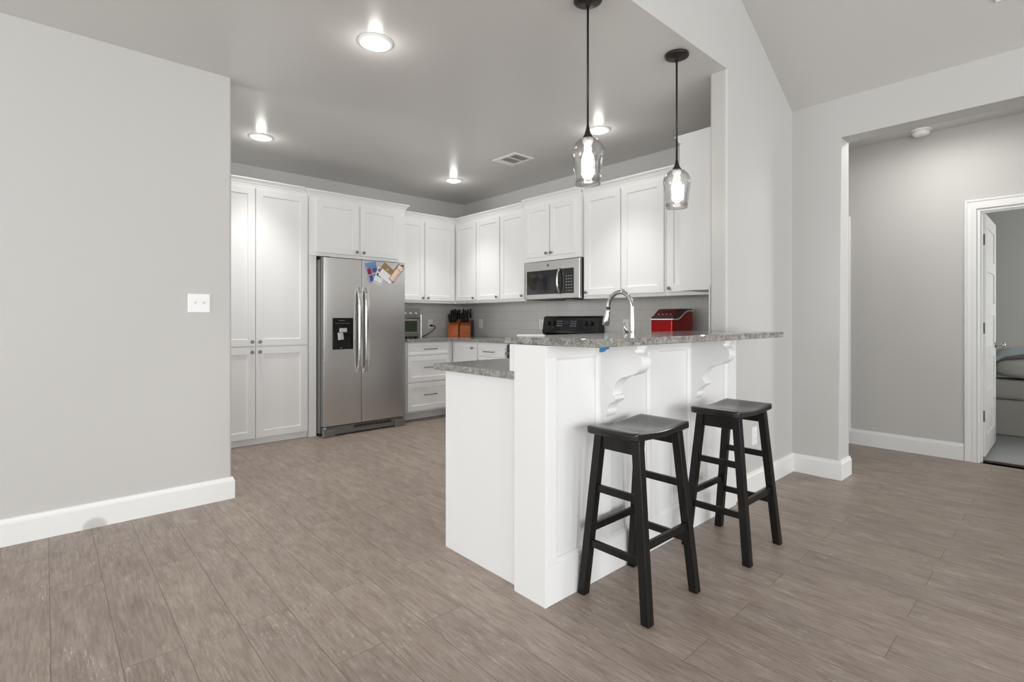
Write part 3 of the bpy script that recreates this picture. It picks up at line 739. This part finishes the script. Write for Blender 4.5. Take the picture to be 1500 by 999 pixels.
for i in range(4): obj('button', lathe(B(), [(.006, 0), (.006, .004)], (x0+.045, 2.24+.037*i, crest(.14)[1]), (-.4, 0, 1), 8), M['button'], ld)
bm = B()
for x in (3.80, 4.04):
    for y in (2.23, 2.365): lathe(bm, [(.012, 0), (.012, .013)], (x, y, .926), (0, 0, 1), 10)
obj('feet', bm, M['blackm'], ice)
bm = B()
for i in range(6): box(bm, 4.0, 4.05, y0-.003, y0+.002, .985+.012*i, .991+.012*i)
obj('side_vent', bm, M['slot'], ib)

# knife block at the corner, turned to the room
ang = math.radians(-53)
kb = thing('knife_block', 'orange wooden double knife block in the kitchen corner', 'knife block', (4.005, 5.400, .926), local=True, rotz=ang)
bm = B()
for s in (-1, 1):
    a, b = (-.150, -.012) if s < 0 else (.012, .150)
    prism(bm, [(-.065, 0), (.075, 0), (.075, .215), (.04, .215), (-.065, .140)], lambda y, z: (a, y, z), lambda y, z: (b, y, z))
kbody = obj('block', bm, M['orangewood'], kb, .003)
obj('block_core', bx(-.0125, .0125, -.050, .073, 0, .150), M['darkwood'], kb)
obj('side_panel', bx(.150, .158, -.060, .076, 0, .21), M['darkwood'], kb)
Rm = Matrix.Rotation(ang, 4, 'Z'); Tm = Matrix.Translation((4.005, 5.400, .926))
def knife_mesh():
    bm = B()
    prof = [(-.010, 0), (.010, 0), (.012, .02), (.010, .05), (.011, .085), (.012, .108), (.004, .118), (-.010, .112), (-.011, .05)]
    prism(bm, prof, lambda y, z: (-.0100, y, z), lambda y, z: (.0100, y, z)); return bm
kn0 = thing('knife', 'black-handled knife in the front row of the orange knife block', 'knife', group='knives in the knife block, front row', local=True)
obj('handle', knife_mesh(), M['black'], kn0, .002)
obj('bolster', bx(-.006, .006, -.009, .009, -.012, 0), M['chrome'], kn0)
def put(o, lx, ly, lz, tilt):
    w = Tm @ Rm @ Vector((lx, ly, lz)); o.location = w; o.rotation_euler = (Rm @ Matrix.Rotation(tilt, 4, 'X')).to_euler()
xs = [-.135, -.107, -.079, -.051, .0+.030, .058, .086, .114]
for i, x in enumerate(xs):
    o = kn0 if i == 0 else dup(kn0, (0, 0, 0), kn0['label'])
    put(o, x, -.032, .181, math.radians(14))
for i, x in enumerate([-.138, -.110, -.082, -.054, -.026, .030, .062, .092, .124]):
    o = dup(kn0, (0, 0, 0), 'black-handled knife in the taller back row of the orange knife block'); o['group'] = 'knives in the knife block, back row'
    put(o, x, .055, .226+.008*(i % 3), math.radians(5))

# toaster oven
to = thing('toaster_oven', 'steel toaster oven with dials, half hidden by the refrigerator', 'toaster oven', (3.12, 5.35, .926))
TX0, TX1, TY = 2.965, 3.268, 5.20
obj('body', bx(TX0, TX1, TY+.01, 5.50, .948, 1.285), M['steelside'], to, .01)
FT = back(TY+.01)
obj('front_panel', fbox(B(), FT, TX0, TX1, .950, 1.283, 0, .008), M['steelside'], to, .003)
bm = loops(B(), FT, [(TX0+.005, TX1-.022, .985, 1.150, .007), (TX0+.005, TX1-.022, .985, 1.150, .016), (TX0+.008, TX1-.025, .988, 1.147, .018)])
td = obj('glass_door', bm, M['nickel'], to)
obj('oven_window', fbox(B(), FT, TX0+.02, TX1-.045, 1.003, 1.130, .017, .0195), M['greenin'], td)
bm = tube(B(), [FT(TX0+.01, 1.158, .045), FT(TX1-.03, 1.158, .045)], .008, 10)
for u in (TX0+.03, TX1-.05): tube(bm, [FT(u, 1.155, .012), FT(u, 1.158, .045)], .006, 8)
obj('handle', bm, M['blackm'], td)
for u in (TX0+.03, TX0+.10, TX0+.17, TX0+.24):
    obj('dial', lathe(B(), [(.017, -.001), (.015, .014), (.009, .022), (.009, .026)], FT(u, 1.215, .008), (0, -1, 0), 14), M['pale'], to)
bm = B()
for u in (TX0+.03, TX1-.03):
    for y in (TY+.04, 5.46): lathe(bm, [(.012, 0), (.012, .024)], (u, y, .926), (0, 0, 1), 10)
obj('feet', bm, M['blackm'], to)
tag(obj('folded_tray', bx(3.272, 3.288, 5.19, 5.45, .927, 1.20), M['white'], None, .003), 'upright white tray leaning beside the toaster oven', 'tray')

# outlets and switches
def plate(label, F, u, v, kind, w=.072, h=.118, nm='wall_outlet', group='white wall outlets'):
    c = F(u, v, 0); p = thing(nm, label, 'outlet' if kind == 'outlet' else 'switch', c, group)
    e = .0035
    obj('plate', loops(B(), F, [(u-w/2, u+w/2, v-h/2, v+h/2, 0), (u-w/2, u+w/2, v-h/2, v+h/2, .003), (u-w/2+e, u+w/2-e, v-h/2+e, v+h/2-e, .006)]), M['white'], p)
    if kind == 'outlet':
        for dv in (-.021, .021):
            q = obj('socket', fbox(B(), F, u-.016, u+.016, v+dv-.014, v+dv+.014, .0055, .0075), M['white'], p, .002)
            bm = B()
            for du in (-.006, .006): fbox(bm, F, u+du-.001, u+du+.001, v+dv-.004, v+dv+.006, .007, .0078)
            obj('slots', bm, M['slot'], q)
    else:
        for du in (-.023, .023):
            q = obj('toggle_base', fbox(B(), F, u+du-.006, u+du+.006, v-.013, v+.013, .0055, .007), M['white'], p)
            bm = B(); prism(bm, [(v-.006, .006), (v+.005, .006), (v+.016, .020), (v+.007, .022)], lambda a, n: F(u+du-.004, a, n), lambda a, n: F(u+du+.004, a, n)); obj('toggle', bm, M['white'], q)
    return p
plate('white double toggle switch plate on the left wall', back(3.66), .708, 1.249, 'switch', .120, .116, 'light_switch', None)
FTb = back(5.602); FTr = right(RX-.008)
plate('white outlet with black plug on the back wall beside the toaster oven', FTb, 3.675, 1.090, 'outlet')
plate('white outlet on the tiled wall right of the knife block', FTr, 5.215, 1.093, 'outlet')
plate('white outlet on the tiled wall just left of the range panel', FTr, 4.11, 1.09, 'outlet')
plate('white outlet on the tiled wall behind the faucet neck', FTr, 2.955, 1.09, 'outlet')
plate('low white outlet on the grey wall behind the far stool', back(WY), 3.522, .368, 'outlet')
bm = B(); fbox(bm, FTb, 3.662, 3.688, 1.057, 1.081, .007, .030)
P = [FTb(3.690, 1.068, .026), FTb(3.725, 1.060, .03), FTb(3.730, 1.035, .03), FTb(3.68, 1.0, .04), FTb(3.56, .945, .07), FTb(3.46, .934, .09), FTb(3.30, .934, .08)]
Q = []
for i in range(len(P)-1):
    for t in (0, .25, .5, .75):
        p0, p1, p2, p3 = (Vector(P[max(i-1, 0)]), Vector(P[i]), Vector(P[i+1]), Vector(P[min(i+2, len(P)-1)]))
        Q.append(.5*((2*p1)+(-p0+p2)*t+(2*p0-5*p1+4*p2-p3)*t*t+(-p0+3*p1-3*p2+p3)*t**3))
Q.append(Vector(P[-1])); tube(bm, Q, .0055, 8)
tag(obj('power_cord', bm, M['blackm']), 'black power cord plugged into the outlet beside the toaster oven', 'cord')

# ---------------------------------------------------------------- ceiling: downlights, vents, detector, pendants
DL = thing('recessed_downlight', 'lit recessed ceiling light nearest the camera, above the open kitchen floor', 'ceiling light', (1.37, 2.64, CZ), 'recessed kitchen lights', local=True)
bm = lathe(B(), [(.044, -.003), (.050, -.009), (.075, -.013), (.093, -.009), (.097, -.001)], seg=36, caps=False); obj('trim_ring', bm, M['white'], DL)
bm = lathe(B(), [(.0, -.027), (.026, -.025), (.040, -.017), (.047, -.003)], seg=32, caps=False); obj('lens', bm, M['lens'], DL)
def can(loc):
    l = D.lights.new('downlight_glow', 'SPOT'); l.energy = 60; l.color = (1, .985, .96); l.spot_size = math.radians(86); l.spot_blend = 1; l.shadow_soft_size = .10
    o = D.objects.new('downlight_glow', l); C.objects.link(o); o.location = (loc[0], loc[1], CZ-.06)
    l = D.lights.new('downlight_halo', 'POINT'); l.energy = 1.0; l.color = (1, .97, .93); l.shadow_soft_size = .035
    o = D.objects.new('downlight_halo', l); C.objects.link(o); o.location = (loc[0], loc[1], CZ-.075)
spots = [((1.37, 2.64), DL['label']), ((1.36, 4.66), 'lit recessed ceiling light in front of the pantry cabinet'), ((3.37, 4.67), 'lit recessed ceiling light in the far kitchen corner'), ((3.35, 2.63), 'lit recessed ceiling light just behind the left pendant')]
for i, ((x, y), lab) in enumerate(spots):
    if i: dup(DL, (x, y, CZ), lab)
    can((x, y))

v = thing('ceiling_vent', 'white louvred air vent in the kitchen ceiling between the lights', 'vent', (3.35, 3.665, CZ))
bm = B()
vx0, vx1, vy0, vy1 = 3.225, 3.475, 3.505, 3.825
for a in ((vx0, vx0+.035, vy0, vy1), (vx1-.03, vx1, vy0, vy1), (vx0+.035, vx1-.03, vy0, vy0+.03), (vx0+.035, vx1-.03, vy1-.075, vy1), (vx0+.035, vx1-.03, (vy0+vy1)/2-.035, (vy0+vy1)/2-.02)): box(bm, *a, CZ-.010, CZ-.001)
obj('frame', bm, M['white'], v)
obj('duct', bx(vx0+.03, vx1-.025, vy0+.025, vy1-.07, CZ-.003, CZ-.001), M['slot'], v)
bm = B()
for i in range(9):
    x = vx0+.045+.019*i; beam(bm, (x, vy0+.028, CZ-.006), (x, vy1-.073, CZ-.006), .010, .0012, (.6, 0, 1))
sl = obj('louvre', bm, M['nickel'], v)

# vent on the sloping living-room ceiling
def vz(x): return EZ+K*(RX-x)
v = thing('ceiling_register', 'white register plate on the sloped ceiling at the top right', 'vent', (3.75, .15, vz(3.75)))
bm = B(); sl_ = math.hypot(1, K); nx, nz = -K/sl_, -1/sl_
def onv(a, y, d): x = 3.885-a/sl_; return (x+nx*d, y, vz(x)+nz*d)
prism(bm, [(0, .300), (.36, .300), (.36, -.06), (0, -.06)], lambda a, y: onv(a, y, .001), lambda a, y: onv(a, y, .012)); obj('plate', bm, M['white'], v, .003)
bm = B()
for i in range(10): prism(bm, [(.05+.027*i, .26), (.062+.027*i, .26), (.062+.027*i, -.02), (.05+.027*i, -.02)], lambda a, y: onv(a, y, .0115), lambda a, y: onv(a, y, .0128))
obj('slots', bm, M['slot'], v)

sdt = thing('smoke_detector', 'round white smoke detector on the hall ceiling, just inside the opening', 'smoke detector', (5.40, .872, EZ))
obj('base', lathe(B(), [(.070, 0), (.072, -.012), (.068, -.016)], (5.40, .872, EZ), (0, 0, 1), 28), M['white'], sdt)
obj('cover', lathe(B(), [(.060, -.015), (.058, -.040), (.046, -.050), (.02, -.052)], (5.40, .872, EZ), (0, 0, 1), 28), M['white'], sdt)

PD = thing('pendant_light', 'lit clear glass pendant light over the left end of the bar', 'pendant light', (1.943, 1.59, CZ), 'glass pendants over the bar', local=True)
obj('canopy', lathe(B(), [(.068, -.001), (.069, -.012), (.058, -.018), (.014, -.022), (.010, -.040)], seg=32), M['bronze'], PD)
obj('stem', lathe(B(), [(.0055, -.03), (.0055, -.63)], seg=10), M['bronze'], PD)
obj('cap', lathe(B(), [(.006, -.612), (.010, -.635), (.016, -.655), (.026, -.672), (.027, -.676)], seg=24), M['bronze'], PD)
zb = -.897
go = [(.061, 0), (.065, .04), (.071, .09), (.0765, .135), (.0775, .155), (.074, .175), (.062, .198), (.044, .214), (.026, .222)]
bm = lathe(B(), [(r, zb+h) for r, h in go], seg=40, caps=False)
sh = obj('glass_shade', bm, M['glass'], PD)
so = sh.modifiers.new('thick', 'SOLIDIFY'); so.thickness = .003
bm = B(); tube(bm, [(.0605*math.cos(2*PI*k/40), .0605*math.sin(2*PI*k/40), zb) for k in range(41)], .0022, 6); obj('glass_rim', bm, M['glass'], sh)
bm = lathe(B(), [(.026, zb+.222), (.025, zb+.205), (.017, zb+.185), (.016, zb+.172)], seg=20); obj('socket', bm, M['white'], PD)
bm = lathe(B(), [(.013, zb+.176), (.018, zb+.155), (.028, zb+.130), (.0305, zb+.110), (.027, zb+.090), (.015, zb+.076), (.004, zb+.072)], seg=20); obj('bulb', bm, M['bulb'], PD)
dup(PD, (2.738, 1.575, CZ), 'lit clear glass pendant light over the right end of the bar')
for x, y in ((1.943, 1.59), (2.738, 1.575)):
    l = D.lights.new('pendant_glow', 'POINT'); l.energy = 5; l.color = (1, .95, .88); l.shadow_soft_size = .034
    o = D.objects.new('pendant_glow', l); C.objects.link(o); o.location = (x, y, CZ+zb+.105)
# hall ceiling lamp, round flush fitting out of sight behind the opening's header
hl = thing('hall_ceiling_light', 'white round flush light on the hall ceiling', 'ceiling light', (4.85, .72, EZ))
obj('base', lathe(B(), [(.15, 0), (.15, -.02), (.14, -.03)], (4.85, .72, EZ), (0, 0, 1), 28), M['white'], hl)
obj('diffuser', lathe(B(), [(.138, -.028), (.11, -.05), (.06, -.062), (.01, -.065)], (4.85, .72, EZ), (0, 0, 1), 28), mat('hall_lamp', (1, 1, 1), .5, emit=(1, .97, .93), estr=4), hl)
l = D.lights.new('hall_glow', 'AREA'); l.shape = 'DISK'; l.size = .26; l.energy = 7; l.color = (1, .98, .95)
o = D.objects.new('hall_glow', l); C.objects.link(o); o.location = (4.85, .72, EZ-.075)
l = D.lights.new('hall_glow', 'POINT'); l.energy = 3.2; l.color = (1, .98, .95); l.shadow_soft_size = .10
o = D.objects.new('hall_glow', l); C.objects.link(o); o.location = (4.85, .72, EZ-.20)

# ---------------------------------------------------------------- stools
ST = thing('bar_stool', 'black wooden saddle-seat stool nearer the camera, at the left end of the bar', 'stool', (1.853, 1.240, 0), 'saddle stools at the bar', local=True)
wood = M['stool']
# saddle seat
bm = B(); nx_, ny_ = 24, 10; a, b = .207, .123
def sq(u, v):   # rounded corners
    x, y = u*a, v*b; c = .022
    dx, dy = abs(x)-(a-c), abs(y)-(b-c)
    if dx > 0 and dy > 0:
        l_ = math.hypot(dx, dy); k_ = max(dx, dy)/l_ if l_ > 1e-9 else 1
        x = math.copysign(a-c+dx*k_, x); y = math.copysign(b-c+dy*k_, y)
    return x, y
def ztop(x, y):
    t = abs(x)/a; dip = .020*math.cos(t*PI/2)**1.4 if t < 1 else 0
    edge = .005*max(0, (t-.86)/.14)**2
    return .715-dip*(1-.35*(abs(y)/b)**4)-edge
T = [[None]*(ny_+1) for _ in range(nx_+1)]; Bo = [[None]*(ny_+1) for _ in range(nx_+1)]
for i in range(nx_+1):
    for j in range(ny_+1):
        x, y = sq(-1+2*i/nx_, -1+2*j/ny_)
        T[i][j] = bm.verts.new((x, y, ztop(x, y))); Bo[i][j] = bm.verts.new((x, y, .683-.010*(1-abs(x)/a)))
for i in range(nx_):
    for j in range(ny_):
        f_ = bm.faces.new((T[i][j], T[i+1][j], T[i+1][j+1], T[i][j+1])); f_.smooth = True
        bm.faces.new((Bo[i][j], Bo[i][j+1], Bo[i+1][j+1], Bo[i+1][j]))
ring = [(i, 0) for i in range(nx_)]+[(nx_, j) for j in range(ny_)]+[(i, ny_) for i in range(nx_, 0, -1)]+[(0, j) for j in range(ny_, 0, -1)]
for (i, j), (k, l) in zip(ring, ring[1:]+ring[:1]): bm.faces.new((T[i][j], Bo[i][j], Bo[k][l], T[k][l]))
obj('seat', bm, M['seat'], ST, .007, seg=3)
tw, bw = (.145, .090), (.178, .155)      # leg centre lines, top and bottom
def legc(sx, sy, z):
    t = 1-z/.680; return (sx*(tw[0]+(bw[0]-tw[0])*t), sy*(tw[1]+(bw[1]-tw[1])*t), z)
for sx in (-1, 1):
    for sy in (-1, 1):
        bm = B(); h = .0185
        vs = [bm.verts.new((c[0]+i*h, c[1]+j*h, c[2])) for c in (legc(sx, sy, 0), legc(sx, sy, .680)) for i, j in ((-1, -1), (1, -1), (1, 1), (-1, 1))]
        for f_ in ((0, 1, 2, 3), (7, 6, 5, 4), (0, 4, 5, 1), (1, 5, 6, 2), (2, 6, 7, 3), (3, 7, 4, 0)): bm.faces.new([vs[i] for i in f_])
        obj('leg', bm, wood, ST, .003)
for sx in (-1, 1):
    for z in (.452, .220):
        obj('stretcher', beam(B(), legc(sx, -1, z), legc(sx, 1, z), .017, .030), wood, ST, .002)
    obj('apron', beam(B(), legc(sx, -1, .648), legc(sx, 1, .648), .018, .060), wood, ST, .002)
for sy in (-1, 1):
    obj('stretcher', beam(B(), legc(-1, sy, .277), legc(1, sy, .277), .017, .030), wood, ST, .002)
dup(ST, (2.602, 1.186, 0), 'black wooden saddle-seat stool further from the camera, at the right end of the bar')

# ---------------------------------------------------------------- bedroom: sofa with pillow and throw
sf = thing('sofa', 'grey upholstered sofa seen through the open bedroom door', 'sofa', (7.3, .1, .012))
SXF = 6.94
obj('base', bx(SXF, 7.85, -1.1, 1.05, .013, .365), M['fabric'], sf, .02, seg=3)
obj('seat_cushion', bx(SXF-.03, 7.7, -1.08, .98, .367, .555), M['fabric'], sf, .05, seg=4)
obj('backrest', bx(7.55, 7.9, -1.1, 1.05, .365, .84), M['fabric'], sf, .07, seg=4)
def cushion(cx, cy, cz, wx, wy, wz, seedv):
    bm = B(); bmesh.ops.create_icosphere(bm, subdivisions=4, radius=1)
    for v_ in bm.verts:
        c = v_.co; n = lambda q: math.copysign(abs(q)**.62, q)
        v_.co = Vector((cx+wx*n(c.x), cy+wy*n(c.y), cz+wz*n(c.z)*(1-.12*abs(c.y))))
    for f_ in bm.faces: f_.smooth = True
    return bm
tag(obj('pillow', cushion(7.14, .20, .665, .20, .36, .105, 1), M['pillow']), 'puffy grey pillow lying on the bedroom sofa', 'pillow')
# throw laid over the pillow, falling to the left
bm = B(); nu, nv = 16, 18; gr_ = []
for i in range(nu+1):
    row = []
    for j in range(nv+1):
        y = .64-1.0*j/nv; t = i/nu; x = 7.36-.34*t
        z = .805+.05*math.sin(j*.33)-.05*t*t+.010*math.sin(i*1.7+j*.9)+.010*math.sin(j*1.3)
        if y > .50: z -= (y-.50)*1.6
        row.append(bm.verts.new((x, y, max(z, .58))))
    gr_.append(row)
for i in range(nu):
    for j in range(nv):
        f_ = bm.faces.new((gr_[i][j], gr_[i+1][j], gr_[i+1][j+1], gr_[i][j+1])); f_.smooth = True
th_ = obj('throw_blanket', bm, M['throw']); tag(th_, 'pale blue throw blanket draped over the pillow on the sofa', 'blanket')
s_ = th_.modifiers.new('thick', 'SOLIDIFY'); s_.thickness = .016
